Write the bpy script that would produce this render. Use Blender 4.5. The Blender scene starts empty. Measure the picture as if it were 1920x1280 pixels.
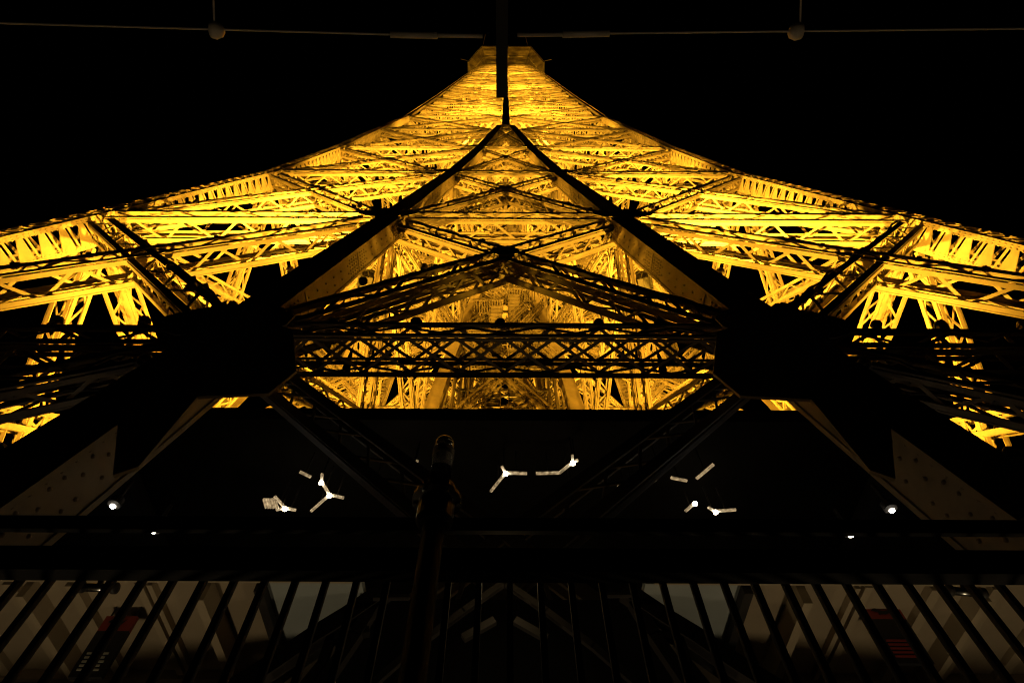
import bpy, math, random
from mathutils import Vector, Matrix
random.seed(7)
R = math.radians
V = Vector

# ------------------------------------------------------------------ camera
CAMY, EYE, TILT, ROLL = -20.0, 1.65, 59.6, 0.28     # deck floor is z = 0
scn = bpy.context.scene
col = scn.collection
cam = bpy.data.cameras.new('camera')
cam.sensor_width = 36.0
cam.lens = 1110.0 / 1920.0 * 36.0
cam.shift_x = 13.5 / 1920.0
cam.clip_start, cam.clip_end = 0.05, 3000.0
camo = bpy.data.objects.new('camera', cam)
col.objects.link(camo)
camo.location = (0, CAMY, EYE)
camo.rotation_euler = (Matrix.Rotation(R(90 + TILT), 3, 'X') @ Matrix.Rotation(R(ROLL), 3, 'Z')).to_euler()
scn.camera = camo

# ------------------------------------------------------------------ night sky, exposure
w = bpy.data.worlds.new('World')
scn.world = w
w.use_nodes = True
nt = w.node_tree
bg = nt.nodes['Background']
sky = nt.nodes.new('ShaderNodeTexSky')
sky.sky_type = 'NISHITA'
sky.sun_disc = False
sky.sun_elevation = R(-14)
sky.sun_rotation = R(200)
nt.links.new(sky.outputs[0], bg.inputs[0])
bg.inputs[1].default_value = 0.05
scn.view_settings.view_transform = 'Standard'
scn.view_settings.look = 'None'
scn.view_settings.exposure = 0.0
scn.view_settings.gamma = 1.0
scn.cycles.max_bounces = 5
scn.cycles.diffuse_bounces = 1
scn.cycles.glossy_bounces = 2
scn.cycles.transmission_bounces = 4
scn.cycles.sample_clamp_indirect = 4.0
scn.cycles.use_denoising = True
scn.cycles.use_adaptive_sampling = False
scn.cycles.filter_width = 1.2
scn.cycles.caustics_reflective = False
scn.cycles.caustics_refractive = False
SODIUM = (1.0, 0.49, 0.026)
WARM = (1.0, 0.78, 0.46)

# ------------------------------------------------------------------ helpers
def tag(o, label=None, cat=None, group=None, kind=None):
    if label: o['label'] = label
    if cat: o['category'] = cat
    if group: o['group'] = group
    if kind: o['kind'] = kind
    return o

def empty(name, loc=(0, 0, 0), parent=None):
    o = bpy.data.objects.new(name, None)
    col.objects.link(o)
    o.location = loc
    o.empty_display_size = 0.3
    if parent: o.parent = parent
    return o

def link_mesh(name, me, parent=None, loc=None):
    o = bpy.data.objects.new(name, me)
    col.objects.link(o)
    if parent: o.parent = parent
    if loc is not None: o.location = loc
    return o

QF = ((0, 1, 3, 2), (4, 6, 7, 5), (0, 4, 5, 1), (2, 3, 7, 6), (0, 2, 6, 4), (1, 5, 7, 3))

class MB:
    def __init__(self):
        self.v, self.f = [], []
    def hexa(self, pts):
        n = len(self.v)
        self.v.extend(pts)
        self.f.extend([tuple(n + i for i in q) for q in QF])
    def bar(self, p, q, a, b, up):
        """box from p to q, a wide along `up`, b wide across it"""
        p, q = V(p), V(q)
        d = (q - p)
        if d.length < 1e-6: return
        d.normalize()
        u = V(up) - d * d.dot(V(up))
        if u.length < 1e-5: u = d.orthogonal()
        u.normalize()
        w_ = d.cross(u)
        u = u * (a / 2); w_ = w_ * (b / 2)
        self.hexa([p - u - w_, p - u + w_, p + u - w_, p + u + w_, q - u - w_, q - u + w_, q + u - w_, q + u + w_])
    def box(self, x0, x1, y0, y1, z0, z1):
        self.hexa([V((x, y, z)) for z in (z0, z1) for y in (y0, y1) for x in (x0, x1)])
    def prism(self, pts, off):
        """polygon pts extruded by vector off"""
        n = len(self.v); m = len(pts); off = V(off)
        self.v.extend([V(p) for p in pts]); self.v.extend([V(p) + off for p in pts])
        self.f.append(tuple(range(n, n + m))); self.f.append(tuple(range(n + 2 * m - 1, n + m - 1, -1)))
        for i in range(m):
            j = (i + 1) % m
            self.f.append((n + i, n + m + i, n + m + j, n + j))
    def tube(self, p, q, r0, r1=None, seg=12, cap=True):
        p, q = V(p), V(q); r1 = r0 if r1 is None else r1
        d = (q - p).normalized(); u = d.orthogonal().normalized(); w_ = d.cross(u)
        n = len(self.v)
        for c, r in ((p, r0), (q, r1)):
            for i in range(seg):
                a = 2 * math.pi * i / seg
                self.v.append(c + (u * math.cos(a) + w_ * math.sin(a)) * r)
        for i in range(seg):
            j = (i + 1) % seg
            self.f.append((n + i, n + j, n + seg + j, n + seg + i))
        if cap:
            self.f.append(tuple(range(n + seg - 1, n - 1, -1))); self.f.append(tuple(range(n + seg, n + 2 * seg)))
    def lathe(self, base, axis, prof, seg=16):
        base = V(base); d = V(axis).normalized(); u = d.orthogonal().normalized(); w_ = d.cross(u)
        n = len(self.v)
        for r, h in prof:
            for i in range(seg):
                a = 2 * math.pi * i / seg
                self.v.append(base + d * h + (u * math.cos(a) + w_ * math.sin(a)) * r)
        for k in range(len(prof) - 1):
            for i in range(seg):
                j = (i + 1) % seg; b = n + k * seg
                self.f.append((b + i, b + j, b + seg + j, b + seg + i))
        self.f.append(tuple(range(n + seg - 1, n - 1, -1)))
        self.f.append(tuple(range(n + (len(prof) - 1) * seg, n + len(prof) * seg)))
    def dome(self, c, nrm, r, hgt):
        """rivet head: 6-sided, two rings"""
        c = V(c); d = V(nrm).normalized(); u = d.orthogonal().normalized(); w_ = d.cross(u)
        n = len(self.v)
        for rr, h in ((r, 0), (r * .72, hgt * .7)):
            for i in range(6):
                a = math.pi * i / 3
                self.v.append(c + (u * math.cos(a) + w_ * math.sin(a)) * rr + d * h)
        self.v.append(c + d * hgt)
        for i in range(6):
            j = (i + 1) % 6
            self.f.append((n + i, n + j, n + 6 + j, n + 6 + i)); self.f.append((n + 6 + i, n + 6 + j, n + 12))
    def mesh(self, name, mat, smooth=False):
        me = bpy.data.meshes.new(name)
        me.from_pydata([tuple(p) for p in self.v], [], self.f)
        if smooth:
            me.polygons.foreach_set('use_smooth', [True] * len(me.polygons))
        me.materials.append(mat)
        return me
    def build(self, name, mat, parent=None, smooth=False):
        return link_mesh(name, self.mesh(name, mat, smooth), parent)

# ------------------------------------------------------------------ materials
def paint(name, c, rough=.5, var=.35, scale=1.4, bump=.15, metal=0.0, bscale=30.0, spec=.5):
    m = bpy.data.materials.new(name)
    m.use_nodes = True
    n = m.node_tree; b = n.nodes['Principled BSDF']
    tc = n.nodes.new('ShaderNodeTexCoord')
    t1 = n.nodes.new('ShaderNodeTexNoise'); t1.inputs['Scale'].default_value = scale; t1.inputs['Detail'].default_value = 8
    t1.inputs['Roughness'].default_value = .65
    n.links.new(tc.outputs['Object'], t1.inputs['Vector'])
    rp = n.nodes.new('ShaderNodeValToRGB')
    rp.color_ramp.elements[0].position, rp.color_ramp.elements[1].position = .3, .72
    rp.color_ramp.elements[0].color = tuple(x * (1 - var) for x in c) + (1,)
    rp.color_ramp.elements[1].color = tuple(min(1, x * (1 + var)) for x in c) + (1,)
    n.links.new(t1.outputs['Fac'], rp.inputs[0])
    n.links.new(rp.outputs[0], b.inputs['Base Color'])
    b.inputs['Roughness'].default_value = rough
    b.inputs['Metallic'].default_value = metal
    b.inputs['Specular IOR Level'].default_value = spec
    t2 = n.nodes.new('ShaderNodeTexNoise'); t2.inputs['Scale'].default_value = bscale; t2.inputs['Detail'].default_value = 3
    n.links.new(tc.outputs['Object'], t2.inputs['Vector'])
    bp = n.nodes.new('ShaderNodeBump'); bp.inputs['Strength'].default_value = bump; bp.inputs['Distance'].default_value = .01
    n.links.new(t2.outputs['Fac'], bp.inputs['Height']); n.links.new(bp.outputs[0], b.inputs['Normal'])
    return m

def glow(name, c, s):
    m = bpy.data.materials.new(name); m.use_nodes = True
    b = m.node_tree.nodes['Principled BSDF']
    b.inputs['Base Color'].default_value = (.8, .8, .8, 1)
    b.inputs['Emission Color'].default_value = c + (1,)
    b.inputs['Emission Strength'].default_value = s
    return m

M_IRON = paint('tower_brown_paint', (.24, .185, .125), .55, .3)
M_CORE = paint('core_brown_paint', (.17, .13, .09), .6, .35)
M_DARK = paint('dark_steel_paint', (.035, .03, .026), .6, .3, spec=.25)
M_ROOF = paint('roof_sheet', (.012, .011, .010), .8, .3, spec=.1)
M_BEIGE = paint('beige_soffit_paint', (.42, .33, .22), .6, .14, .8)
M_JOIST = paint('cream_joist_paint', (.44, .35, .23), .55, .12)
M_PALE = paint('pale_grey_panel', (.42, .45, .43), .5, .12)
M_RED = paint('sign_red', (.36, .045, .025), .5, .1)
M_BLACK = paint('sign_black', (.012, .011, .01), .5, .2)
M_TEXT = paint('sign_cream', (.5, .48, .38), .5, .1)
M_STEEL = paint('bright_steel', (.5, .5, .48), .25, .1, metal=1.0, bump=.05)
M_GUN = paint('gunmetal', (.06, .055, .05), .3, .2, metal=1.0)
M_CABLE = paint('galvanised_cable', (.55, .46, .36), .45, .2)
M_LAMPCAP = paint('strobe_cap', (.22, .17, .12), .4, .3, bump=.05)
M_FLOOR = paint('deck_floor', (.12, .11, .1), .7, .3)
M_GROUND = paint('dark_ground', (.06, .06, .055), .9, .3, .05)
M_SPOT = glow('white_spot_lens', (1.0, .93, .78), 60.0)
M_BRANCH = glow('warm_branch_glow', (1.0, .70, .36), .16)  # emission stands in for light falling on the bracing arms
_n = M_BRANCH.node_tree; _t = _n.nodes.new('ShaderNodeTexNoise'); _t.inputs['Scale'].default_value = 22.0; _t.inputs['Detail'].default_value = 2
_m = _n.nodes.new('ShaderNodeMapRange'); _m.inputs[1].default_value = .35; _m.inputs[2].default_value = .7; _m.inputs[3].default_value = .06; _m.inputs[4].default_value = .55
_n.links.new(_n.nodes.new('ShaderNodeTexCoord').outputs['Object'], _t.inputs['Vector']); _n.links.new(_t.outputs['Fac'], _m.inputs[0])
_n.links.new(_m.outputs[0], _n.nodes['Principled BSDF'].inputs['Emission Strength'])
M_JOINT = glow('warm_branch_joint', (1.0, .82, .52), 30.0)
M_FLOODGLASS = glow('sodium_lens', (1.0, .62, .115), 4.0)
M_GLASS = bpy.data.materials.new('clear_glass'); M_GLASS.use_nodes = True
_b = M_GLASS.node_tree.nodes['Principled BSDF']
_b.inputs['Transmission Weight'].default_value = 1.0; _b.inputs['Roughness'].default_value = .04; _b.inputs['IOR'].default_value = 1.45

# ------------------------------------------------------------------ tower profile (heights above the eye)
def lerp_tab(tab, z):
    if z <= tab[0][0]: i = 0
    elif z >= tab[-1][0]: i = len(tab) - 2
    else:
        i = 0
        while z > tab[i + 1][0]: i += 1
    (a, fa), (b, fb) = tab[i], tab[i + 1]
    return fa + (fb - fa) * (z - a) / (b - a)
WT = [(-4, 17.9), (0, 16.9), (4, 16.0), (8.6, 15.3), (13.5, 14.58), (18.7, 13.83), (30.1, 12.26), (39.9, 11.37), (49.9, 10.63), (60.6, 9.82), (79.9, 8.93), (100, 8.1), (116.7, 7.42), (140, 6.3), (156.4, 5.38)]
GT = [(-4, 4.95), (4, 4.45), (8.6, 4.06), (13.5, 3.7), (18.7, 3.28), (26, 2.75), (30.1, 2.37), (39.9, 1.36), (49.9, .5), (54, .12), (60.6, -.3)]
CT = [(-4, 1.05), (8, 1.02), (19, .95), (30, .80), (40, .74), (50, .62), (60, .55), (100, .5), (156, .42)]
Wd = lambda z: lerp_tab(WT, z)
Gd = lambda z: lerp_tab(GT, z)
Cd = lambda z: lerp_tab(CT, z)
LOW = [-1.2, 8.58, 18.65, 30.1, 39.9, 49.9, 60.6]
UP = [60.6, 69.8, 78.5, 86.8, 94.7, 102.2, 109.4, 116.3, 122.9, 129.2, 135.3, 141.1, 146.7, 152.4]

def rot(i):
    return Matrix.Rotation(i * math.pi / 2, 3, 'Z')
E0 = V((0, 0, EYE))
def fp(i, x, y, z):                                  # point given in the frame of face i
    return rot(i) @ V((x, y, z)) + E0

# ------------------------------------------------------------------ the setting: deck and ground
g = MB(); g.box(-2000, 2000, -2000, 2000, -117, -115.7)
tag(g.build('ground', M_GROUND), kind='structure')
g = MB(); g.box(-21.5, 21.5, -21.5, -17.0, -.4, 0); g.box(-21.5, 21.5, 17, 21.5, -.4, 0)
g.box(-21.5, -17.0, -17, 17, -.4, 0); g.box(17, 21.5, -17, 17, -.4, 0); g.box(-17, 17, -17, 17, -.39, -.01)
tag(g.build('deck_floor', M_FLOOR), kind='structure')

# ------------------------------------------------------------------ the tower
tower = empty('iron_lattice_tower')
tag(tower, 'floodlit golden iron lattice tower narrowing to a small octagonal summit platform', 'tower')

N_LACING = [0]
bar_cache = {}
WIRES = MB()
def truss(name, p, q, nrm, h, t, cw, bw, style=0, indiv=False, sink=None, cut0=.45, cut1=.45, parent=None, dbl=False, wire=False):
    """four angle chords plus zigzag lacing; nrm = outward normal of the face"""
    p, q, nrm = V(p), V(q), V(nrm)
    d = (q - p); L = d.length; d.normalize()
    p = p + d * cut0; q = q - d * cut1; L = (q - p).length
    if L < .5: return
    nrm = (nrm - d * d.dot(nrm)).normalized()
    s = nrm.cross(d)
    if s.z < 0: s = -s
    mb = sink if sink is not None else MB()
    th = .035 if style == 0 else .05
    for a in (-1, 1):
        for b in (-1, 1):
            o = s * (a * h / 2) + nrm * (b * t / 2)
            if style == 0:
                mb.bar(p + o - s * (a * cw / 2), q + o - s * (a * cw / 2), cw, th, s)                    # leg in the face plane
                mb.bar(p + o - nrm * (b * (cw / 2 + th / 2 + .001)) , q + o - nrm * (b * (cw / 2 + th / 2 + .001)), cw - th, th, nrm)
            else:
                mb.bar(p + o, q + o, cw * .8, cw * .8, s)
    if wire:
        base = s * (h / 2 + .05) + nrm * (t / 2 - .05)
        nw = max(3, int(L / .7)); last = p + base
        for k in range(1, nw + 1):
            nx = p + d * (L * k / nw) + base + V((random.uniform(-.03, .03), random.uniform(-.05, .05), random.uniform(-.05, .06)))
            WIRES.bar(last, nx, .05, .06, s)
            if random.random() < .35: WIRES.bar(nx - s * .1, nx + s * random.uniform(.06, .14), .09, .1, nrm)
            last = nx
    n = max(2, round(L / (1.1 if dbl else h * (1.35 if style == 0 else 1.15))))
    bars = []
    for b in (-1, 1):
        o = nrm * (b * (t / 2 - .045))
        for k in range(n):
            a = 1 if (k + (b > 0)) % 2 else -1
            bars.append((p + d * (L * k / n) + o + s * (a * (h / 2 - .06)), p + d * (L * (k + 1) / n) + o - s * (a * (h / 2 - .06)), nrm))
            if dbl: bars.append((p + d * (L * k / n) + o * .96 - s * (a * (h / 2 - .06)), p + d * (L * (k + 1) / n) + o * .96 + s * (a * (h / 2 - .06)), nrm))
    if style == 0:
        n2 = max(2, round(L / (t * 1.05)))
        for a in (-1, 1):
            o = s * (a * (h / 2 - .045))
            for k in range(n2):
                b = 1 if (k + (a > 0)) % 2 else -1
                bars.append((p + d * (L * k / n2) + o + nrm * (b * (t / 2 - .06)), p + d * (L * (k + 1) / n2) + o - nrm * (b * (t / 2 - .06)), s))
                if dbl: bars.append((p + d * (L * k / n2) + o * .96 - nrm * (b * (t / 2 - .06)), p + d * (L * (k + 1) / n2) + o * .96 + nrm * (b * (t / 2 - .06)), s))
    if sink is not None:
        for x, y, nn in bars: sink.bar(x, y, .02, bw, nn)
        return
    o = mb.build(name, M_IRON, parent or tower)
    if indiv:
        for x, y, nn in bars:
            if N_LACING[0] >= 300: break
            N_LACING[0] += 1
            l = (y - x).length
            key = (round(l, 1), bw)
            if key not in bar_cache:
                m1 = MB(); m1.bar((0, 0, -.5), (0, 0, .5), .02, bw, (1, 0, 0))
                bar_cache[key] = m1.mesh('lacing_bar', M_IRON)
            e = link_mesh('lacing_bar', bar_cache[key], o)
            z = (y - x).normalized(); xx = (nn - z * z.dot(nn)).normalized(); yy = z.cross(xx)
            mt = Matrix((xx, yy, z)).transposed().to_4x4(); mt.translation = (x + y) / 2
            e.matrix_local = mt @ Matrix.Diagonal((1, 1, l, 1))
            bars[bars.index((x, y, nn))] = None
        bars = [b for b in bars if b]
    if bars:
        lb = MB()
        for x, y, nn in bars: lb.bar(x, y, .02, bw, nn)
        tag(lb.build('lacing', M_IRON, o), kind='stuff')
    return o

def cc(z): return Wd(z) - Cd(z) / 2                  # centre of the outer column
def gc(z): return Gd(z) + Cd(z) / 2                  # centre of the inner column
NRM = V((0, -1, 0)); UPV = V((0, 0, 1))

def size(z):
    k = max(.45, 1 - z / 95)
    return .82 * k, .92 * k, .17 * k, .085 * max(.55, k)

# --- lower bays: four separate legs, each a square of four columns
order = (0, 1, 3, 2)                                 # near face first so its lacing is built bar by bar
for i in order:
    r = rot(i); nrm = r @ NRM
    for li in range(6):
        z0, z1 = LOW[li], LOW[li + 1]
        h, t, cw, bw = size(z0)
        near = (i == 0 and li in (1, 2))
        A0, A1, B0, B1 = cc(z0), cc(z1), max(gc(z0), .3), max(gc(z1), .3)
        c = Cd(z0) * .55
        if li == 0: h, t, cw, bw = .6, .55, .12, .06
        for s in (-1, 1):
            truss('diagonal_brace', fp(i, s * A0, -A0, z0), fp(i, s * B1, -A1, z1), nrm, h * .9, t * .9, cw, bw, 0, near, cut0=c * 1.6, cut1=c * 1.6, wire=(i == 0 and li > 0))
            truss('diagonal_brace', fp(i, s * B0, -A0, z0), fp(i, s * A1, -A1, z1), nrm, h * .9, t * .8, cw, bw, 0, near, cut0=c * 1.6, cut1=c * 1.6, wire=(i == 0 and li > 0))
            truss('horizontal_truss', fp(i, s * A1, -A1, z1), fp(i, s * B1, -A1, z1), nrm, h, t, cw, bw, 0, near, cut0=c, cut1=c, wire=(i == 0 and li > 0))
            if 0 < li < 5:                           # inner faces of the legs
                truss('inner_brace', fp(i, s * A0, -B0, z0), fp(i, s * B1, -B1, z1), nrm, h * .6, t * .6, cw * .7, bw * .8, 0, False, cut0=c * 1.3, cut1=c * 1.3)
                truss('inner_brace', fp(i, s * B0, -B0, z0), fp(i, s * A1, -B1, z1), nrm, h * .6, t * .5, cw * .7, bw * .8, 0, False, cut0=c * 1.3, cut1=c * 1.3)
                truss('inner_tie', fp(i, s * A1, -B1, z1), fp(i, s * B1, -B1, z1), nrm, h * .6, t * .6, cw * .7, bw * .8, 0, False, cut0=c, cut1=c)
        if li < 5:                                   # the gap between the two legs of a face
            nr = near or (i == 0 and li == 0)
            hg, tg, cg, bg_ = (h * .85, t * .8, cw, bw) if li else (.52, .16, .13, .035)
            y0g, y1g, za, zb = -A0, -A1, z0, z1
            if li == 0: za, zb, y0g, y1g = -2.6, 8.5, -cc(-2.6), -cc(8.5)
            truss('gap_brace', fp(i, -B0, y0g + .02, za), fp(i, B1, y1g + .02, zb), nrm, hg, tg, cg, bg_, 0, nr, cut0=c * 1.2, cut1=c * 1.2, wire=(i == 0 and li > 0))
            truss('gap_brace', fp(i, B0, y0g - .02, za), fp(i, -B1, y1g - .02, zb), nrm, hg, tg * .85, cg, bg_, 0, nr, cut0=c * 1.2, cut1=c * 1.2, wire=(i == 0 and li > 0))
            if li == 0: truss('gap_truss', fp(i, -B1, -A1, z1), fp(i, B1, -A1, z1), nrm, .46, .78, .08, .055, 0, nr, cut0=c, cut1=c, dbl=True, wire=(i == 0 and li > 0))
            else: truss('gap_truss', fp(i, -B1, -A1, z1), fp(i, B1, -A1, z1), nrm, h, t, cw, bw, 0, nr, cut0=c, cut1=c, wire=(i == 0 and li > 0))
            if li == 0: continue
            truss('inner_gap_brace', fp(i, -B0, -B0, z0), fp(i, B1, -B1, z1), nrm, h * .75, t * .6, cw * .8, bw * .8, 0, False, cut0=c, cut1=c)
            truss('inner_gap_brace', fp(i, B0, -B0, z0), fp(i, -B1, -B1, z1), nrm, h * .75, t * .5, cw * .8, bw * .8, 0, False, cut0=c, cut1=c)
            truss('inner_gap_truss', fp(i, -B1, -B1, z1), fp(i, B1, -B1, z1), nrm, h * .7, t * .7, cw * .8, bw * .8, 0, False, cut0=c, cut1=c)

# --- horizontal diaphragms inside the legs and right across the shaft
dia = MB()
for li in range(1, 7):
    z = LOW[li]; A, B = cc(z), max(gc(z), .3); h, t, cw, bw = size(z)
    for i in range(4):
        truss('', fp(i, -A, -A, z), fp(i, -B, -B, z), UPV, h * .5, t * .5, cw * .6, bw * .7, 1, sink=dia)
        truss('', fp(i, -A, -B, z - .1), fp(i, -B, -A, z - .1), UPV, h * .5, t * .5, cw * .6, bw * .7, 1, sink=dia)
tag(dia.build('leg_diaphragms', M_IRON, tower), kind='stuff')

# --- upper shaft: two bays to a face
upper = MB()
n_up = 0
for li in range(len(UP) - 1):
    z0, z1 = UP[li], UP[li + 1]
    h, t, cw, bw = size(z0)
    h, t = h * 1.05, t * 1.0
    for i in order:
        nrm = rot(i) @ NRM
        A0, A1 = cc(z0), cc(z1)
        for s in (-1, 1):
            kw = dict(style=1, cut0=.35, cut1=.35)
            sk = None if li < 3 else upper
            truss('diagonal_brace', fp(i, s * A0, -A0, z0), fp(i, s * .2, -A1, z1), nrm, h * .8, t * .7, cw, bw, sink=sk, **kw, wire=(i == 0))
            truss('diagonal_brace', fp(i, s * .2, -A0, z0), fp(i, s * A1, -A1, z1), nrm, h * .8, t * .6, cw, bw, sink=sk, **kw, wire=(i == 0))
            truss('horizontal_truss', fp(i, s * A1, -A1, z1), fp(i, s * .2, -A1, z1), nrm, h * .8, t * .8, cw, bw, sink=sk, **kw, wire=(i == 0))
        zm = (z0 + z1) / 2; Am = cc(zm)
        truss('', fp(i, -Am, -Am, zm), fp(i, Am, -Am, zm), nrm, h * .35, t * .35, cw * .45, bw * .6, 1, sink=upper)
    truss('', fp(0, -A1, -A1, z1), fp(0, A1, A1, z1), UPV, h * .5, t * .5, cw * .5, bw * .7, 1, sink=upper)
    truss('', fp(0, A1, -A1, z1 - .15), fp(0, -A1, A1, z1 - .15), UPV, h * .5, t * .5, cw * .5, bw * .7, 1, sink=upper)
    for i in range(4):
        truss('', fp(i, 0, -A1, z1), fp(i, A1, 0, z1), UPV, h * .5, t * .5, cw * .5, bw * .7, 1, sink=upper)
tag(upper.build('upper_bracing', M_IRON, tower), kind='stuff')

M_WIRE = paint('cable_rubber', (.03, .026, .02), .6, .3, spec=.3)
tag(WIRES.build('wiring', M_WIRE, tower), kind='stuff')

# --- columns
def zs(z0, z1, n): return [z0 + (z1 - z0) * k / n for k in range(n + 1)]
ZL = sorted(set([-3.5] + [z for k in range(6) for z in zs(LOW[k], LOW[k + 1], 4)]))

def plate_strip(mb, A, B, th):
    """strip between polylines A and B, th = thickness vector"""
    for k in range(len(A) - 1):
        mb.hexa([A[k], A[k] + th, B[k], B[k] + th, A[k + 1], A[k + 1] + th, B[k + 1], B[k + 1] + th])

# inner columns standing in the faces (8) and inside (4): riveted boxes
for i in order:
    for s in (-1, 1):
        mb = MB(); rv = MB(); edge = MB()
        Z = [z for z in ZL if z <= 55]
        def corner(a, b, z, e=0.0):                  # a: 0 gap side / 1 leg side, b: 0 outer face / 1 inside
            return fp(i, s * (max(Gd(z), .02) + Cd(z) * .8 * a), -(Wd(z) - Cd(z) * .66 * b), z)
        for k in range(len(Z) - 1):
            za, zb = Z[k], Z[k + 1]
            mb.hexa([corner(0, 0, za), corner(0, 1, za), corner(1, 0, za), corner(1, 1, za), corner(0, 0, zb), corner(0, 1, zb), corner(1, 0, zb), corner(1, 1, zb)])
        o = mb.build('inner_column', M_IRON, tower)
        gn = rot(i) @ V((-s, 0, 0)); fn = rot(i) @ NRM
        # rivets on the gap side and the outer face
        z = 1.0
        while z < 48:
            lim = 34 if i == 0 else 0
            if z < lim:
                c = Cd(z); k = int(round(z / .16))
                near = z < 8.0
                rows = (.07, .93)
                if near: rows = ((.07, .36, .93) if k % 2 else (.20, .64, .93, .07))
                dens = any(abs(z - lv) < 1.6 for lv in LOW) or abs(z - 13.7) < .7
                if dens and not near: rows = (.07, .2, .33, .46, .6, .73, .86, .93)
                elif not near and k % 3 == 0: rows = (.07, .35, .65, .93)
                for rr in rows:
                    P = corner(0, rr, z)
                    rv.dome(P + gn * .002, gn, .028, .03)
                if near or k % 2 == 0:
                    for rr in (.06, .94): rv.dome(corner(rr, 0, z) + fn * .002, fn, .028, .026)
            z += .16 if z > 8 else .19
        if rv.v: tag(rv.build('rivets', M_IRON, o, True), kind='stuff')
        if i == 0:                                   # cover strips at the plate joints
            for zj in (3.0, 10.5, 13.8, 17.2, 23.5, 27.2, 33.5):
                a, b = corner(0, .02, zj), corner(0, .98, zj)
                edge.bar(a + gn * .008, b + gn * .008, .016, .10, gn)
            # flange angles along both edges of the gap side
            for bb in (.035, .965):
                pts = [corner(0, bb, z) + gn * .012 for z in Z]
                for k in range(len(pts) - 1): edge.bar(pts[k], pts[k + 1], .024, .07, gn)
            edge.build('cover_strip', M_IRON, o)
for sx in (-1, 1):
    for sy in (-1, 1):
        mb = MB(); Z = [z for z in ZL if 7.7 <= z <= 50]
        f = lambda a, b, z: V((sx * (max(Gd(z), .05) + Cd(z) * a), sy * (max(Gd(z), .05) + Cd(z) * b), z)) + E0
        for k in range(len(Z) - 1):
            za, zb = Z[k], Z[k + 1]
            mb.hexa([f(0, 0, za), f(0, .7, za), f(.7, 0, za), f(.7, .7, za), f(0, 0, zb), f(0, .7, zb), f(.7, 0, zb), f(.7, .7, zb)])
        mb.build('core_column', M_IRON, tower)
# centre columns of the upper shaft
for i in order:
    mb = MB(); Z = zs(53, 155, 24)
    for k in range(len(Z) - 1):
        za, zb = Z[k], Z[k + 1]
        q = []
        for z in (za, zb):
            c = .34 if z < 75 else .26
            for a in (-1, 1):
                for b in (0, 1): q.append(fp(i, a * c, -(Wd(z) + .01 - b * .55), z))
        mb.hexa(q)
    mb.build('centre_column', M_IRON, tower)

# corner columns: two closed outer plates, the two inner sides laced with triangular plates
Zc = ZL + zs(60.6, 155, 26)[1:]
for i in order:
    mb = MB(); web = MB(); rv = MB()
    def cp(a, b, z): return fp(i, -(Wd(z) - Cd(z) * a), -(Wd(z) - Cd(z) * b), z)
    tn = .03
    for k in range(len(Zc) - 1):
        za, zb = Zc[k], Zc[k + 1]
        for (a0, b0, a1, b1) in ((0, 0, .2, .04), (.8, 0, 1, .04), (0, .04, .04, .2), (0, .8, .04, 1), (.86, .97, 1, 1.0), (.97, .86, 1.0, .97), (0.04, .97, .17, 1.0), (.97, .04, 1.0, .17)):
            mb.hexa([cp(a0, b0, za), cp(a0, b1, za), cp(a1, b0, za), cp(a1, b1, za), cp(a0, b0, zb), cp(a0, b1, zb), cp(a1, b0, zb), cp(a1, b1, zb)])
    o = mb.build('corner_column', M_IRON, tower)
    z = -1.0
    while z < 60:
        c = Cd(z); st = c * .72
        for side in (0, 1):
            P = (lambda a, zz: cp(a, .985, zz)) if side == 0 else (lambda a, zz: cp(.985, a, zz))
            off = (rot(i) @ V((0, 1, 0) if side == 0 else (1, 0, 0))) * .02
            w1 = MB() if (i < 2 and 8 < z < 31) else web
            w1.prism([P(.88, z), P(.88, z + st * .74), P(.12, z + st * .5), P(.12, z + st * .26)], off)
            if w1 is not web: w1.build('web_plate', M_IRON, o)
            web.prism([P(.14, z + st * .62), P(.14, z + st * .72), P(.86, z + st * .98), P(.86, z + st * .88)], off)
            Q = (lambda a, zz: cp(a, .02, zz)) if side == 0 else (lambda a, zz: cp(.02, a, zz))
            web.bar(Q(.1, z), Q(.9, z + st * .5), .02, .09, off); web.bar(Q(.9, z + st * .5), Q(.1, z + st), .02, .09, off)
        z += st
    web.build('web_plates', M_IRON, o)['kind'] = 'stuff'
    if i in (0, 1):
        z = 6.0
        while z < 32:
            for rr in (.08, .16, .84, .92):
                rv.dome(cp(rr, 1.0, z) + rot(i) @ V((0, .003, 0)), rot(i) @ V((0, 1, 0)), .03, .03)
                rv.dome(cp(1.0, rr, z) + rot(i) @ V((.003, 0, 0)), rot(i) @ V((1, 0, 0)), .03, .03)
            z += .18
        tag(rv.build('rivets', M_IRON, o, True), kind='stuff')

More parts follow.
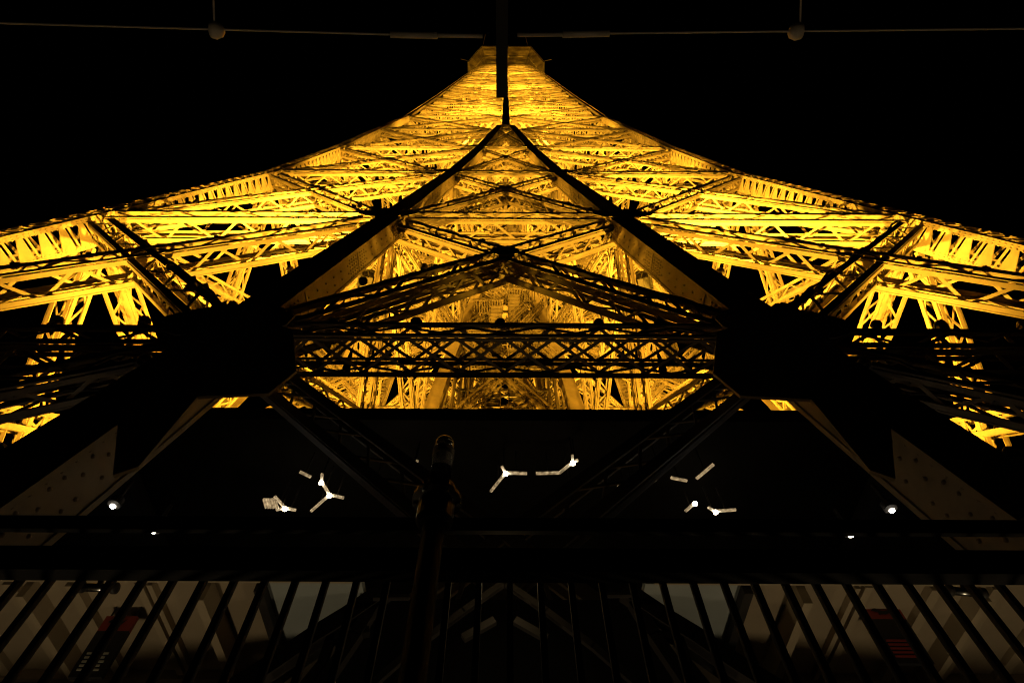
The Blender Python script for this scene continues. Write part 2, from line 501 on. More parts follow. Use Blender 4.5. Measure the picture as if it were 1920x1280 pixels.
# gusset plates at the joints
for i in order:
    fn = rot(i) @ NRM
    for li in range(1, 6):
        z = LOW[li]; k = size(z)[0] / .82
        for s in (-1, 1):
            if li < 5:
                x = gc(z)
                g = MB()
                pl = [(-1.15, -.25), (-.95, -.55), (-.45, -.75), (.55, -.75), (1.0, -.5), (1.2, -.2), (1.2, .2), (.9, .5), (.45, .85), (-.5, .85), (-1.0, .5), (-1.15, .2)]
                sl = (Wd(z + 1) - Wd(z - 1)) / 2
                pts = [fp(i, s * (x + a * k), -(Wd(z) + sl * b * k + .03), z + b * k) for a, b in pl]
                g.prism(pts, fn * .03)
                go = g.build('gusset_plate', M_IRON, tower)
                if i == 0 and li <= 3:
                    rv = MB()
                    for a in [t / 10 for t in range(-9, 11, 2)]:
                        for b in (-.42, -.2, .2, .42): rv.dome(fp(i, s * (x + a * k), -(Wd(z) + sl * b * k + .062), z + b * k), fn, .03, .03)
                    tag(rv.build('rivets', M_IRON, go, True), kind='stuff')
            # folded plates inside the corner joint
            x = Wd(z) - Cd(z)
            for (dy, tilt) in ((0, .35), (.5, .2)):
                g = MB()
                pts = [fp(i, s * (x - dy * .3), -(x + .1 - dy), z + .55 * k), fp(i, s * (x - .9 * k), -(x + .05 - dy), z + .4 * k), fp(i, s * (x - 1.1 * k), -(x - dy), z - .3 * k),
                       fp(i, s * (x - .5 * k), -(x - dy - .1), z - 1.25 * k), fp(i, s * (x - dy * .3), -(x - .05 - dy), z - 1.0 * k)]
                g.prism(pts, rot(i) @ V((0, .03, 0)))
                g.build('corner_gusset', M_IRON, tower)
for i in order:                                       # gussets at the crossing of the gap braces
    for li in range(1, 4):
        z0, z1 = LOW[li], LOW[li + 1]
        B0, B1 = gc(z0), gc(z1)
        z = z0 + (z1 - z0) * B0 / (B0 + B1); k = size(z)[0] / .82
        g = MB()
        y = -(cc(z) + .40 * k)
        g.prism([fp(i, a * k, y - .02, z + b * k) for a, b in ((-.42, -.15), (-.2, -.3), (.2, -.3), (.42, -.15), (.42, .15), (.2, .3), (-.2, .3), (-.42, .15))], rot(i) @ V((0, -.03, 0)))
        g.build('crossing_plate', M_IRON, tower)
for li in range(5, 13):                               # small plates up the corners of the shaft
    z = UP[li - 5]
    for i in (0, 1, 3):
        for s in (-1, 1):
            x = Wd(z) - Cd(z); g = MB()
            g.prism([fp(i, s * x, -(x + .35), z + .3), fp(i, s * (x - .9), -(x + .35), z + .25), fp(i, s * (x - .5), -(x + .35), z - .7), fp(i, s * x, -(x + .35), z - .6)], rot(i) @ V((0, .03, 0)))
            g.build('corner_gusset', M_IRON, tower)

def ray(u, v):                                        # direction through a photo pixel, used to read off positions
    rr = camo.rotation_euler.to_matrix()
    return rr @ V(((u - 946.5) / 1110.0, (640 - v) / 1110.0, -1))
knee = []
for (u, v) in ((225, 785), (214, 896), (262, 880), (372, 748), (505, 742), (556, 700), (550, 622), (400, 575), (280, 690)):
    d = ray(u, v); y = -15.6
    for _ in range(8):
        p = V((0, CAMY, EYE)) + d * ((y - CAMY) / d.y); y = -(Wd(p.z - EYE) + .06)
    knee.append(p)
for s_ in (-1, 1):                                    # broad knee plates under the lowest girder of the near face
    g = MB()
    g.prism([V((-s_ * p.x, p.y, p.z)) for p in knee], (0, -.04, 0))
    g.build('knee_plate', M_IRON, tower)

# lift shafts, stairs and landings in the core
core = MB()
for sx in (-1, 1):
    for sy in (-1, 1):
        for (x, y) in ((1.0, 1.3), (2.6, 1.3)):
            truss('', V((sx * x, sy * y, 8)) + E0, V((sx * x, sy * y, 59)) + E0, V((0, sy, 0)), .34, .34, .12, .06, 1, sink=core)
for z in [8 + 3.1 * k for k in range(17)]:
    for sy in (-1, 1):
        core.bar(V((-2.6, sy * 1.3, z)) + E0, V((2.6, sy * 1.3, z)) + E0, .16, .1, UPV)
    for sx in (-1, 1):
        core.bar(V((sx * 1, -1.3, z)) + E0, V((sx * 1, 1.3, z)) + E0, .16, .1, UPV)
        core.bar(V((sx * 1, -1.3, z)) + E0, V((sx * 1, 1.3, z + 3.1)) + E0, .08, .08, UPV)
        core.bar(V((sx * 2.6, -1.3, z)) + E0, V((sx * 2.6, 1.3, z)) + E0, .16, .1, UPV)
core.build('lift_guides', M_CORE, tower)['kind'] = 'stuff'
for sx in (-1, 1):
    for k in range(12):
        z = 9 + 3.4 * k + (1.7 if sx > 0 else 0)
        st = MB()
        y0, y1 = (-3.3, -1.6) if k % 2 else (-1.6, -3.3)
        for dx in (0, .75):
            st.bar(V((sx * (.2 + dx), y0, z)) + E0, V((sx * (.2 + dx), y1, z + 3.4)) + E0, .22, .04, UPV)
            st.bar(V((sx * (.2 + dx), y0, z + 1)) + E0, V((sx * (.2 + dx), y1, z + 4.4)) + E0, .05, .05, UPV)
        for j in range(14):
            f = (j + .5) / 14
            yy = y0 + (y1 - y0) * f
            st.box(min(sx * .2, sx * .95), max(sx * .2, sx * .95), yy - .12, yy + .12, EYE + z + 3.4 * f, EYE + z + 3.4 * f + .03)
        st.build('stair_flight', M_CORE, tower)
        ld = MB()
        for yy in (y1 - .45, y1 + .45): ld.box(min(sx * .1, sx * 2.0), max(sx * .1, sx * 2.0), yy - .04, yy + .04, EYE + z + 3.28, EYE + z + 3.42)
        for q in range(12):
            xx = sx * (.14 + .16 * q); ld.box(xx - .03, xx + .03, y1 - .41, y1 + .41, EYE + z + 3.30, EYE + z + 3.37)
        ld.build('landing', M_CORE, tower)

clut = MB()
for k in range(110):                                  # pipes, ladders and ties crossing the core
    z = random.uniform(9, 56); g_ = max(Gd(z), .8) + .3
    a_ = V((random.uniform(-g_, g_), random.uniform(-g_ - 1, g_), z))
    if k % 3 == 0: b_ = a_ + V((random.uniform(-.1, .1), random.uniform(-.1, .1), random.uniform(3, 9)))
    elif k % 3 == 1: b_ = a_ + V((random.choice((-1, 1)) * random.uniform(1.5, 3), random.uniform(-1, 1), random.uniform(1.5, 3.5)))
    else: b_ = a_ + V((random.uniform(-3, 3), random.uniform(-2.5, 2.5), random.uniform(-.4, .4)))
    if k % 3 == 1: truss('', a_ + E0, b_ + E0, V((0, -1, 0)), .3, .25, .09, .05, 1, sink=clut, cut0=.05, cut1=.05)
    else: clut.bar(a_ + E0, b_ + E0, random.uniform(.05, .14), random.uniform(.04, .1), V((0, 1, .1)))
tag(clut.build('pipes_and_ties', M_CORE, tower), kind='stuff')

# summit platform: flared underside, octagonal rim, cabin and masts
def octa(hw, ch, z): return [V((x, y, z)) + E0 for x, y in ((-ch, -hw), (ch, -hw), (hw, -ch), (hw, ch), (ch, hw), (-ch, hw), (-hw, ch), (-hw, -ch))]
sp = MB()
a, b, c = octa(5.0, 4.2, 153.2), octa(9.1, 5.7, 156.6), octa(9.3, 5.85, 156.6)
for k in range(8):
    j = (k + 1) % 8
    n = len(sp.v); sp.v += [a[k], a[j], b[j], b[k]]; sp.f.append((n, n + 1, n + 2, n + 3))
sp.build('summit_underside', M_IRON, tower)
rm = MB()
rim0, rim1, rin0, rin1 = octa(9.3, 5.85, 156.3), octa(9.3, 5.85, 159.4), octa(9.12, 5.75, 156.3), octa(9.12, 5.75, 159.4)
for k in range(8):
    j = (k + 1) % 8
    rm.hexa([rim0[k], rin0[k], rim0[j], rin0[j], rim1[k], rin1[k], rim1[j], rin1[j]])
rm.build('summit_rim', M_DARK, tower)
for k in range(8):
    j = (k + 1) % 8
    for f in (0, .25, .5, .75):
        p = a[k].lerp(a[j], f) + V((0, 0, -.15)); q = b[k].lerp(b[j], f) + V((0, 0, -.15))
        bm_ = MB(); bm_.bar(p, q, .35, .12, UPV); bm_.build('summit_bracket', M_IRON, tower)
    bm_ = MB(); bm_.bar(a[k].lerp(b[k], .55) - V((0, 0, .12)), a[j].lerp(b[j], .55) - V((0, 0, .12)), .25, .12, UPV); bm_.build('summit_ring_beam', M_IRON, tower)
cb = MB(); cb.box(-4.4, 4.4, -4.4, 4.4, EYE + 159.4, EYE + 164); cb.box(-2.5, 2.5, -2.5, 2.5, EYE + 164, EYE + 168)
cb.build('summit_cabin', M_DARK, tower)
for (x, y, l) in ((-5.6, -9.2, 2.6), (5.2, -9.2, 2.8)):
    m = MB(); m.tube(V((x, y, 159)) + E0, V((x + (.5 if x < 0 else -.6), y - 2.2, 159 + l)) + E0, .05, .03, 6); m.build('mast', M_CABLE, tower)
for sx in (-1, 1):
    m = MB(); m.tube(V((sx * 9.3, -6, 158)) + E0, V((sx * 11, -6.3, 158.6)) + E0, .05, .03, 6); m.build('mast', M_CABLE, tower)

# ------------------------------------------------------------------ strobe lamps dotted along the beams
sm = MB()
sm.lathe((0, 0, 0), UPV, [(.10, -.14), (.13, -.12), (.13, .02), (.17, .03), (.14, .10), (.06, .17), (.02, .20)], 8)
sm.box(-.05, .05, -.05, .05, -.26, -.14)
strobe = sm.mesh('strobe_lamp', M_LAMPCAP)
ORD = ('first', 'second', 'third', 'fourth', 'fifth', 'sixth')
def put_strobe(p, where):
    o = link_mesh('strobe_lamp', strobe, None, p)
    k = random.uniform(.55, .68); o.scale = (k, k, k)
    o.rotation_euler = (random.uniform(-.3, .3), random.uniform(-.3, .3), random.uniform(0, 3))
    tag(o, 'capped strobe lamp, ' + where, 'strobe lamp', 'strobe lamps clamped along the tower beams')
def along(p, q, n, where, jit=.15):
    for k in range(n):
        f = (k + .5 + random.uniform(-jit, jit)) / n
        put_strobe(p.lerp(q, f), ORD[k] + ' ' + where)
LVL = ('lowest', 'second', 'third', 'fourth')
for li in (0, 1, 2, 3):
    z0, z1 = LOW[li], LOW[li + 1]; h, t = size(z0)[:2]
    up = V((0, 0, h / 2 + .13)); fy = V((0, -.36 * h, 0))
    if li == 0: up = V((0, 0, .40))
    A0, A1, B0, B1 = cc(z0), cc(z1), gc(z0), gc(z1)
    for s in (-1, 1):
        sd = 'left' if s < 0 else 'right'
        if li > 0:
            along(fp(0, s * (A0 - 1), -A0, z0 + .8) + up + fy, fp(0, s * (B1 + 1), -A1, z1 - .8) + up + fy, 5, f'up the {sd} diagonal leaning inward above the {LVL[li - 1]} girder')
            along(fp(0, s * (B0 + 1), -A0, z0 + .8) + up + fy, fp(0, s * (A1 - 1), -A1, z1 - .8) + up + fy, 5, f'up the {sd} diagonal leaning outward above the {LVL[li - 1]} girder')
        along(fp(0, s * (A1 - 1), -A1, z1) + up + fy, fp(0, s * (B1 + 1), -A1, z1) + up + fy, 6, f'from the outer corner on the {LVL[li]} {sd} horizontal girder')
        # along the leg-side edge of the inner column and inside the corner column
        for k in range(4):
            z = z0 + (z1 - z0) * (k + .5) / 4
            put_strobe(fp(0, s * (Gd(z) + Cd(z) + .10), -(Wd(z) - .15), z), f'{ORD[k]} up the {sd} inner column below the {LVL[li]} girder')
            if li > 0: put_strobe(fp(0, s * (Wd(z) - Cd(z) * .5), -(Wd(z) - Cd(z) - .12), z), f'{ORD[k]} up the {sd} corner column below the {LVL[li]} girder')
    if li < 3:
        along(fp(0, -B1 + 1, -A1, z1) + up + fy, fp(0, B1 - 1, -A1, z1) + up + fy, 5, f'from the left on the {LVL[li]} middle girder')
    if 0 < li < 3:
        along(fp(0, -B0 + 1, -A0, z0 + 1.2) + up + fy, fp(0, B1 - 1, -A1, z1 - 1.2) + up + fy, 5, f'up the middle cross brace above the {LVL[li - 1]} girder')

# ------------------------------------------------------------------ floodlights of the tower
fl = MB()
fl.box(-.32, .32, -.22, .22, -.5, -.06); fl.box(-.38, .38, -.28, .28, -.06, -.0)
fl.bar((-.42, 0, -.25), (-.42, 0, -.75), .08, .05, (1, 0, 0)); fl.bar((.42, 0, -.25), (.42, 0, -.75), .08, .05, (1, 0, 0)); fl.bar((-.45, 0, -.75), (.45, 0, -.75), .1, .2, UPV)
F_BODY = fl.mesh('floodlight_housing', M_DARK)
fg = MB(); fg.box(-.30, .30, -.20, .20, .002, .012)
F_GLASS = fg.mesh('floodlight_lens', M_FLOODGLASS)
def flood(p, aim, watts, angle, label):
    root = empty('floodlight', p)
    d = V(aim).normalized()
    root.rotation_euler = d.to_track_quat('Z', 'Y').to_euler()
    link_mesh('housing', F_BODY, root); link_mesh('lens', F_GLASS, root)
    tag(root, label, 'floodlight', 'sodium floodlights inside the tower')
    l = bpy.data.lights.new('floodlight_beam', 'SPOT')
    l.energy = watts; l.color = SODIUM; l.spot_size = R(angle); l.spot_blend = .6; l.shadow_soft_size = .12
    lo = bpy.data.objects.new('floodlight_beam', l); col.objects.link(lo)
    lo.parent = root; lo.location = (0, 0, .06); lo.rotation_euler = (math.pi, 0, 0)
K = 4.9
for sx in (-1, 1):
    for sy in (-1, 1):
        n = sy < 0
        nm = ('near ' if n else 'far ') + ('left' if sx < 0 else 'right') + ' leg'
        flood(V((sx * 8.8, sy * 9.3, 9.6)) + E0, (-sx * .05, sy * .12, 1), 5600 * K, 150, f'sodium floodlight in the {nm}, in its middle above the lowest girder')
        flood(V((sx * 6.6, sy * (11.6 if n else 9), 15.0)) + E0, (sx * .4, sy * .1, 1), 4200 * K, 150, f'sodium floodlight in the {nm}, beside its inner column')
        flood(V((sx * 5.4, sy * 10.5, 21.0)) + E0, (sx * .3, sy * .1, 1), 3800 * K, 140, f'sodium floodlight in the {nm}, just above the second girder')
        flood(V((sx * 7.0, sy * 7.2, 31.2)) + E0, (0, sy * .15, 1), 5200 * K, 150, f'sodium floodlight in the {nm}, above the third girder')
        flood(V((sx * 5.6, sy * 5.6, 51.0)) + E0, (0, sy * .1, 1), 4200 * K, 140, f'sodium floodlight in the {nm}, near the top of the leg')
for j, (z, e) in enumerate(((62, 4200), (76, 4200), (90, 4000), (104, 3800), (118, 3400), (130, 2400), (141, 1500))):
    for s_ in (-1, 1):
        flood(V((s_ * Wd(z) * (.5 if j % 2 else .28), -(Wd(z) * .3 if j % 2 else Wd(z) - 2.6), z)) + E0, (0, -.05, 1), e * (1.0 if j % 2 else .75) * K, 150, f"sodium floodlight in the {'left' if s_ < 0 else 'right'} half of the shaft, {('first', 'second', 'third', 'fourth', 'fifth', 'sixth', 'seventh', 'eighth', 'ninth', 'tenth')[j]} level up")
for z, nm in ((10, 'low'), (24, 'halfway up'), (40, 'high')):
    flood(V((0, 4.6, z)) + E0, (0, .2, 1), 2400 * K, 150, f'sodium floodlight behind the lift shaft, {nm} in the gap')

# ------------------------------------------------------------------ gallery building of the deck above
gal = empty('viewing_gallery', (0, -15, 0))
tag(gal, 'black gallery storey with dim beige soffit at the foot of the tower', 'building')
def gpart(name, mb, mat):
    o = mb.build(name, mat, gal); o.matrix_parent_inverse = Matrix.Translation((0, 15, 0)); return o
m = MB(); m.box(-6.4, 6.4, -14.25, 2, EYE + 7.36, EYE + 7.66); gpart('roof', m, M_ROOF)
for s in (-1, 1):
    m = MB(); x = sorted((s * 5.6, s * 16.5)); m.box(x[0], x[1], -14.1, 3, EYE + 6.5, EYE + 6.8); gpart('roof', m, M_ROOF)
    m = MB(); x = sorted((s * 6.3, s * 6.5)); m.box(x[0], x[1], -14.0, 2, EYE + 6.82, EYE + 7.36); gpart('wall', m, M_ROOF)
m = MB(); m.box(-17, 17, -9.0, -8.7, 0, EYE + 6.5); gpart('wall', m, M_ROOF)
m = MB(); m.box(-1.0, 1.0, -16.5, -15.0, 0, EYE + 2.55); gpart('lift_wall', m, M_ROOF)
# edge girder with handrail
m = MB(); m.box(-7, 7, -17.57, -17.54, EYE + 2.18, EYE + 2.27); gpart('handrail', m, M_ROOF)
m = MB(); m.box(-7, 7, -17.58, -17.54, EYE + 1.885, EYE + 2.06); m.box(-7, 7, -17.62, -17.58, EYE + 1.885, EYE + 1.91); gpart('edge_girder', m, M_ROOF)
m = MB()
x = -2.4
while x < 2.4:
    m.dome((x, -17.581, EYE + 2.0), (0, -1, 0), .008, .008); x += random.uniform(.08, .2)
tag(gpart('bolts', m, M_STEEL), kind='stuff')
# beige soffit and joists
for s in (-1, 1):
    m = MB(); x = sorted((s * 1.615, s * 7)); m.box(x[0], x[1], -16.75, -13.6, EYE + 2.62, EYE + 2.68); gpart('soffit', m, M_BEIGE)
    m = MB(); x = sorted((s * .95, s * 1.60)); m.box(x[0], x[1], -16.6, -13.6, EYE + 2.60, EYE + 2.66); gpart('soffit_panel', m, M_PALE)
    m = MB(); x = sorted((s * 1.0, s * 7)); m.box(x[0], x[1], -16.72, -16.62, EYE + 2.578, EYE + 2.618); gpart('soffit_trim', m, M_JOIST)
    m = MB(); x = sorted((s * 1.65, s * 7)); m.box(x[0], x[1], -15.55, -15.50, EYE + 2.55, EYE + 2.618); gpart('soffit_trim', m, M_JOIST)
    for x, wd, dp, mt in ((1.62, .06, .09, M_DARK), (1.98, .06, .16, M_JOIST), (2.36, .035, .05, M_JOIST), (2.44, .05, .04, M_JOIST), (2.88, .07, .06, M_JOIST), (3.16, .05, .14, M_JOIST), (3.3, .08, .05, M_JOIST), (3.75, .08, .05, M_JOIST)):
        m = MB(); x0 = s * x; m.box(x0 - wd / 2, x0 + wd / 2, -16.6, -13.6, EYE + 2.62 - dp, EYE + 2.619); gpart('joist', m, mt)
# safety fence of upright bars below the girder
fen = empty('safety_fence', (0, -17.5, 0))
tag(fen, 'row of dark upright steel bars standing in front of the beige soffit', 'fence')
m = MB(); m.box(-.015, .015, -.015, .015, 0, EYE + 1.95); m.box(-.02, .02, -.02, .02, EYE + 1.30, EYE + 1.36)
bar_me = m.mesh('bar', M_DARK)
for k in range(-26, 27):
    link_mesh('bar', bar_me, fen, (k * .152 + .03, 0.02, 0))
m = MB(); m.box(-4.2, 4.2, -.03, .03, 1.0, 1.06); o = m.build('rail', M_DARK, fen)

# ------------------------------------------------------------------ small lamps and glowing bracing of the gallery
def ray(u, v):                                        # direction through a photo pixel, used to read off positions
    rr = camo.rotation_euler.to_matrix()
    return rr @ V(((u - 946.5) / 1110.0, (640 - v) / 1110.0, -1))
def at_z(u, v, z):
    d = ray(u, v); return V((0, CAMY, EYE)) + d * (z / d.z)
def at_y(u, v, y):
    d = ray(u, v); return V((0, CAMY, EYE)) + d * ((y - CAMY) / d.y)

for mir in (0, 1):                                    # curved raking beams and struts in front of the pale soffit panel
    U = lambda u: u if mir == 0 else 1893 - u
    yb = -16.95
    def chain(name, pts, wd, dp, mat=M_DARK):
        m = MB(); P = [at_y(U(u), v, yb) for u, v in pts]
        for k in range(len(P) - 1): m.bar(P[k], P[k + 1] + (P[k + 1] - P[k]).normalized() * .008, wd, dp, (0, 0, 1))
        gpart(name, m, mat)
    chain('raking_beam', [(430, 1300), (520, 1243), (590, 1195), (650, 1158), (720, 1110)], .10, .08)
    chain('raking_strut', [(612, 1200), (690, 1184)], .035, .05)
    chain('raking_strut', [(705, 1130), (668, 1190), (600, 1290)], .07, .06)
    chain('raking_strut', [(622, 1190), (604, 1245), (560, 1300)], .045, .05)
    yb = -17.1
    chain('cross_brace', [(690, 1290), (780, 1212), (868, 1146), (940, 1096)], .035, .03, M_DARK)
    chain('cross_brace', [(868, 1196), (925, 1164)], .04, .03, M_DARK)
    chain('cross_brace', [(700, 1120 - mir * 6), (765, 1119 - mir * 4)], .02, .03, M_DARK)
    yb = -16.95

sb = MB(); sb.lathe((0, 0, 0), (0, 0, 1), [(.05, 0), (.09, .02), (.09, .14), (.03, .17), (.03, .5)], 16)
SB = sb.mesh('spot_housing', M_DARK)
sl_ = MB(); sl_.lathe((0, 0, -.03), (0, 0, 1), [(.01, 0), (.032, .008), (.038, .025)], 14)
SLn = sl_.mesh('spot_lens', M_SPOT, True)
for (u, v, lb) in ((212, 948, 'small white spotlight beside the left riveted column'), (289, 995, 'small white spotlight between handrail and girder, left of centre'),
                   (1672, 956, 'small white spotlight beside the right riveted column'), (1595, 1002, 'small white spotlight between handrail and girder, right of centre')):
    p = at_z(u, v, 6.0)
    o = empty('spotlight', p); tag(o, lb, 'spotlight', 'white spotlights under the gallery roof')
    link_mesh('housing', SB, o); link_mesh('lens', SLn, o)
    l = bpy.data.lights.new('spot_glow', 'POINT'); l.energy = .8; l.color = (1, .93, .8); l.shadow_soft_size = .03
    lo = bpy.data.objects.new('spot_glow', l); col.objects.link(lo); lo.parent = o; lo.location = (0, 0, -.1)

def branch(segs, joints, label):  # spot-lit bracing joints, their brightness put in as glowing arms and hubs
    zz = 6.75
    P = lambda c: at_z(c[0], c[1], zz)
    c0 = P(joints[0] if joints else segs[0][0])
    o = empty('glowing_bracing', c0); tag(o, label, 'bracing', 'glowing bracing pieces under the gallery roof')
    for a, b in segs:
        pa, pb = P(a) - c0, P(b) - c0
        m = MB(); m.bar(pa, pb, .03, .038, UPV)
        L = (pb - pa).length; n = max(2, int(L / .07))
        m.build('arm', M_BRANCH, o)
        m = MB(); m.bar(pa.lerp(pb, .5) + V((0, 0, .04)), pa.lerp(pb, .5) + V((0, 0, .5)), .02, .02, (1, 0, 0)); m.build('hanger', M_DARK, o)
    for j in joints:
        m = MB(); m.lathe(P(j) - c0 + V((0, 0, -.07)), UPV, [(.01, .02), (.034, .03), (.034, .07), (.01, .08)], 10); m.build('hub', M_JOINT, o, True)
branch([((604, 888), (603, 903)), ((603, 903), (618, 927)), ((618, 927), (645, 933)), ((618, 927), (583, 958))], [(603, 903), (618, 927)], 'glowing branched bracing with two bright hubs, left of the pole lamp')
branch([((515, 930), (535, 952)), ((535, 952), (555, 956)), ((535, 952), (518, 955))], [(535, 952)], 'lowest left glowing bracing joint, beside the small lit box')
branch([((562, 884), (583, 894))], [], 'short lone glowing bracing bar at the upper left of the bracing joints')
branch([((701, 893), (712, 897)), ((703, 908), (701, 925))], [(706, 895)], 'small glowing bracing joint with two short arms left of the pole lamp')
branch([((766, 882), (783, 883)), ((776, 873), (783, 863))], [(774, 882)], 'tiny twin-arm glowing bracing joint right against the pole lamp')
branch([((948, 886), (941, 874)), ((948, 886), (988, 887)), ((948, 886), (920, 921))], [(948, 886)], 'bright three-armed glowing bracing joint in the middle, just left of the long bar')
branch([((1005, 887), (1049, 886)), ((1049, 886), (1074, 866)), ((1074, 866), (1073, 853)), ((1074, 866), (1084, 862))], [(1074, 866)], 'long glowing bracing bar bent up to a bright hub right of centre')
branch([((1064, 907), (1074, 929))], [], 'short dim glowing bracing bar standing below the bright hub')
branch([((1232, 871), (1239, 884)), ((1230, 898), (1210, 913)), ((1258, 895), (1288, 901)), ((1306, 897), (1338, 870)), ((1158, 911), (1184, 919))], [], 'scattered ring of five faintly glowing bracing bars, right')
branch([((1303, 942), (1285, 958))], [(1303, 942)], 'small slanted glowing bracing bar above the handrail, right')
branch([((1328, 951), (1341, 958)), ((1341, 958), (1380, 955))], [(1341, 958)], 'lowest right glowing bracing joint with a bright hub')
p = at_z(508, 943, 6.7)
m = MB(); m.bar(p + V((-.1, 0, 0)), p + V((.1, 0, 0)), .02, .2, UPV)
for k in range(6): m.bar(p + V((-.1 + .04 * k, -.1, -.012)), p + V((-.1 + .04 * k, .1, -.012)), .02, .012, UPV)
o = m.build('lit_box', M_BRANCH); tag(o, 'small glowing ribbed box lamp left of the lowest glowing bracing joint', 'lamp')

# ------------------------------------------------------------------ pole lamp with a glass tube
y_p = -18.5
top = at_y(825, 818, y_p); x_p = at_y(811, 1000, y_p).x
pl_ = empty('pole_lamp', (x_p, y_p, 0)); tag(pl_, 'dark pole carrying an unlit clear glass tube lamp, left of centre', 'lamp post')
zc = at_y(825, 935, y_p).z - 0
zt = top.z
m = MB(); m.lathe((0, 0, 0), UPV, [(.09, 0), (.09, .03), (.036, .05), (.036, zc - .12)], 20); m.build('pole', M_ROOF, pl_, True)
m = MB(); m.lathe((0, 0, 0), UPV, [(.05, zc - .12), (.062, zc - .1), (.062, zc - .02), (.085, zc - .015), (.085, zc), (.06, zc + .005), (.06, zc + .05), (.045, zc + .06)], 20); m.build('collar', M_GUN, pl_)
for k in range(6):
    a = k * math.pi / 3; mm = MB(); mm.tube((.075 * math.cos(a), .075 * math.sin(a), zc - .03), (.075 * math.cos(a), .075 * math.sin(a), zc + .02), .008, seg=8); mm.build('bolt', M_STEEL, pl_)
m = MB(); r0 = .038; prof = [(r0, zc + .055), (r0, zt - .05)] + [(r0 * math.cos(t), zt - .05 + r0 * math.sin(t)) for t in (.3, .6, .9, 1.2, 1.45)]
m.lathe((0, 0, 0), UPV, prof, 20); m.build('glass_tube', M_GLASS, pl_, True)
m = MB()
for k in range(4): m.lathe((0, 0, 0), UPV, [(r0 + .001, zt - .09 - k * .012), (r0 + .004, zt - .087 - k * .012), (r0 + .001, zt - .084 - k * .012)], 20)
m.build('ring', M_STEEL, pl_)

# ------------------------------------------------------------------ signs and projectors under the soffit
def sign(u0, v0, u1, v1, y, label):
    a, b = at_y(u0, v0, y), at_y(u1, v1, y)
    wd = b.x - a.x; H = .42
    root = empty('hanging_sign', ((a.x + b.x) / 2, y, a.z - H)); tag(root, label, 'sign', 'hanging signs under the soffit')
    m = MB(); m.box(-wd / 2, wd / 2, 0, .03, 0, H * .74); m.build('board', M_BLACK, root)
    m = MB(); m.box(-wd / 2, wd / 2, 0, .03, H * .742, H); m.build('red_panel', M_RED, root)
    m = MB()                                          # the dark curled arrow on the red panel
    z0 = H * .87; q = wd * .5
    m.prism([V((x * q, -.004, z0 + z * H)) for x, z in ((-.62, .015), (-.30, .085), (-.32, .04), (.0, .0), (.3, .02), (.52, .06), (.30, -.03), (.05, -.055), (-.15, -.05), (-.28, -.06), (-.30, -.015))], (0, -.004, 0))
    m.build('arrow', M_BLACK, root)
    m = MB()
    for k in range(5): m.box(-wd * .36, wd * (.30 - .05 * (k % 2)), -.004, 0, .04 + k * .027, .052 + k * .027)
    m.build('text_lines', M_TEXT if u0 < 900 else M_RED, root)
    for s in (-1, 1):
        m = MB(); m.tube((s * wd * .4, .015, H), (s * wd * .4, .015, H + .25), .006, seg=6); m.build('hanger', M_DARK, root)
sign(1612, 1133, 1682, 1133, -16.32, 'red topped black sign with a dark arrow, hanging at the right')
sign(200, 1154, 258, 1154, -16.32, 'red topped black sign with pale text lines, hanging at the left')
for (u0, v0, u1, v1, lb) in ((150, 1100, 218, 1102, 'short chrome tube projector under the girder at the left'), (1778, 1106, 1845, 1112, 'short chrome tube projector under the girder at the right')):
    a, b = at_y(u0, v0, -17.25), at_y(u1, v1, -17.25)
    root = empty('tube_projector', (a + b) / 2); tag(root, lb, 'projector', 'tube projectors under the girder')
    d = (b - a); L = d.length; d.normalize()
    m = MB(); m.lathe(-d * L * .4, d, [(.022, 0), (.022, L * .8)], 18); m.build('barrel', M_STEEL, root, True)
    for s in (-1, 1):
        m = MB(); m.lathe(d * (s * L * .46) - d * .014, d, [(.026, 0), (.03, .004), (.03, .024), (.026, .028)], 18); m.build('end_cap', M_DARK, root, True)
    m = MB(); m.bar((0, 0, .02), (0, -.1, .12), .02, .02, (1, 0, 0)); m.build('bracket', M_DARK, root)

# ------------------------------------------------------------------ overhead arm and cables of the balcony net
HZ = 4.0
arm_end = at_z(941, 182, HZ)
root = empty('net_post', (arm_end.x, -20.9, 0)); tag(root, 'dark steel post whose arm reaches over the balcony and points at the tower', 'post')
m = MB(); m.bar((0, 0, 0), (0, 0, EYE + HZ), .07, .07, (1, 0, 0)); m.build('post', M_DARK, root)
m = MB(); m.bar((0, -.035, EYE + HZ), (0, arm_end.y + 20.9, EYE + HZ), .07, .05, (1, 0, 0)); m.build('arm', M_DARK, root)
def cable(u0, v0, u1, v1, z, r, mat=M_CABLE):
    m = MB(); m.tube(at_z(u0, v0, z), at_z(u1, v1, z), r, seg=8); return m
pts = [(-200, 38, 0), (405, 56, 0), (735, 65, 0)]
o = empty('net_cable', at_z(405, 56, HZ)); tag(o, 'thin steel cable overhead on the left of the arm', 'cable')
def kid(name, m, par, mat, smooth=False):
    x = m.build(name, mat, par, smooth); x.matrix_parent_inverse = Matrix.Translation(-V(par.location)); return x
kid('wire', cable(-200, 38, 735, 65, HZ, .006), o, M_CABLE)
kid('turnbuckle', cable(732, 65, 820, 67, HZ, .019), o, M_CABLE, True)
kid('rod', cable(820, 66.5, 905, 68, HZ, .012), o, M_CABLE, True)
kid('tether', cable(402, 50, 396, -120, HZ, .006), o, M_CABLE)
m = MB(); m.lathe(at_z(409, 56, HZ) - V((.05, 0, 0)), (1, .1, 0), [(.016, 0), (.045, .01), (.05, .04), (.036, .07), (.016, .085)], 14); kid('insulator', m, o, M_CABLE, True)
o = empty('net_cable', at_z(1494, 60, HZ)); tag(o, 'thin steel cable overhead on the right of the arm', 'cable')
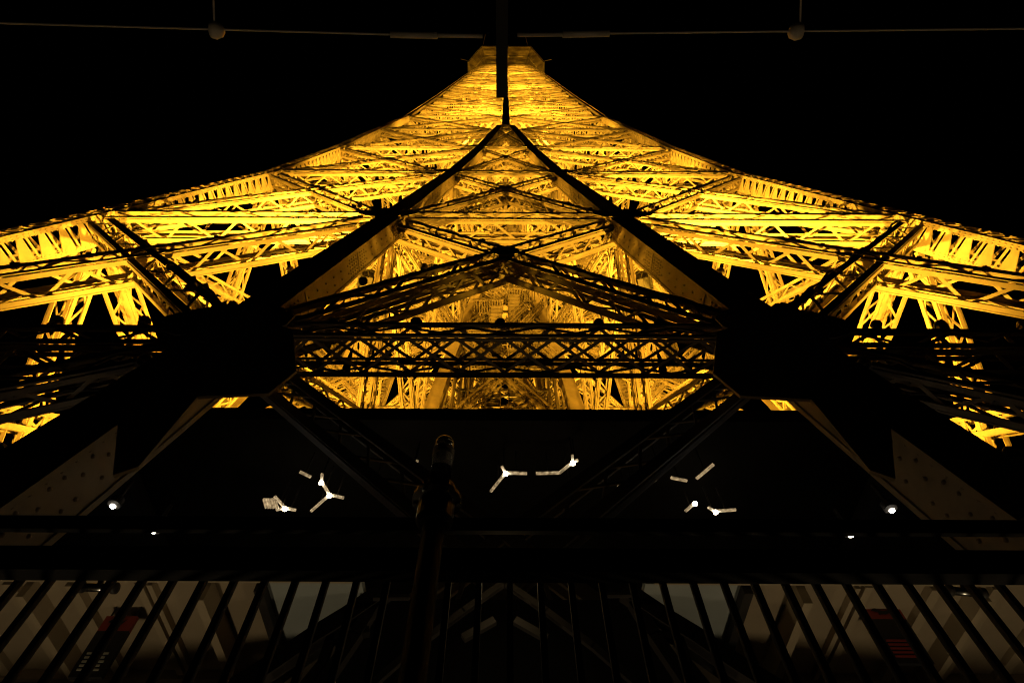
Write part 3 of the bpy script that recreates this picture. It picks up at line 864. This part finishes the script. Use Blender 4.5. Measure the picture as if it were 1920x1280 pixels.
kid('wire', cable(1140, 63, 2100, 52, HZ, .006), o, M_CABLE)
kid('turnbuckle', cable(1055, 65, 1143, 63, HZ, .019), o, M_CABLE, True)
kid('rod', cable(970, 66, 1055, 65, HZ, .012), o, M_CABLE, True)
kid('tether', cable(1500, 52, 1506, -120, HZ, .006), o, M_CABLE)
m = MB(); m.lathe(at_z(1494, 61, HZ) - V((.05, 0, 0)), (1, -.1, 0), [(.016, 0), (.036, .012), (.05, .04), (.045, .075), (.016, .085)], 14); kid('insulator', m, o, M_CABLE, True)

# ------------------------------------------------------------------ deck lamps that light the soffit (below the frame)
for s, lb in ((-1, 'warm bulkhead lamp on the deck, left'), (1, 'warm bulkhead lamp on the deck, right')):
    root = empty('bulkhead_lamp', (s * 2.5, -16.95, 1.0)); tag(root, lb, 'lamp')
    m = MB(); m.lathe((0, 0, 0), UPV, [(.12, -.12), (.14, -.1), (.14, -.02), (.10, 0)], 14); m.build('housing', M_DARK, root)
    m = MB(); m.lathe((0, 0, 0), UPV, [(.09, .002), (.08, .04), (.03, .06)], 14); m.build('globe', glow('bulkhead_glass', WARM, 3.0), root, True)
    m = MB(); m.bar((0, 0, -.12), (0, 0, -1.1), .06, .06, (1, 0, 0)); m.build('stem', M_DARK, root)
    l = bpy.data.lights.new('bulkhead_glow', 'POINT'); l.energy = 36; l.color = WARM; l.shadow_soft_size = .1
    lo = bpy.data.objects.new('bulkhead_glow', l); col.objects.link(lo); lo.parent = root; lo.location = (0, 0, .12)

root = empty('bulkhead_lamp', (0, -13.1, EYE + 3.0)); tag(root, 'warm bulkhead lamp in the middle behind the lift wall', 'lamp')
m = MB(); m.lathe((0, 0, 0), UPV, [(.12, -.12), (.14, -.1), (.14, -.02), (.10, 0)], 14); m.build('housing', M_DARK, root)
m = MB(); m.bar((0, 0, -.12), (0, 0, -EYE - 3.0), .06, .06, (1, 0, 0)); m.build('stem', M_DARK, root)
m = MB(); m.lathe((0, 0, 0), UPV, [(.09, .002), (.08, .04), (.03, .06)], 14); m.build('globe', glow('bulkhead_glass', WARM, 3.0), root, True)
l = bpy.data.lights.new('bulkhead_glow', 'POINT'); l.energy = 20; l.color = (1.0, .66, .24); l.shadow_soft_size = .1
lo = bpy.data.objects.new('bulkhead_glow', l); col.objects.link(lo); lo.parent = root; lo.location = (0, 0, .12)

root = empty('added_strip_lamp', (0, -17.46, EYE + 2.03)); tag(root, 'added unseen strip lamp behind the edge girder, lighting the braces', 'lamp')  # added lamp, hidden by the girder, to brighten the dark braces
m = MB(); m.box(-.2, .2, -.05, .0, -.02, .02); m.build('housing', M_DARK, root)
m = MB(); m.box(-.18, .18, .002, .012, -.012, .012); m.build('tube', glow('added_strip_tube', (1.0, .8, .5), 1.5), root)
l = bpy.data.lights.new('added_strip_glow', 'POINT'); l.energy = .7; l.color = (1.0, .74, .36); l.shadow_soft_size = .05
lo = bpy.data.objects.new('added_strip_glow', l); col.objects.link(lo); lo.parent = root; lo.location = (0, .07, .0)
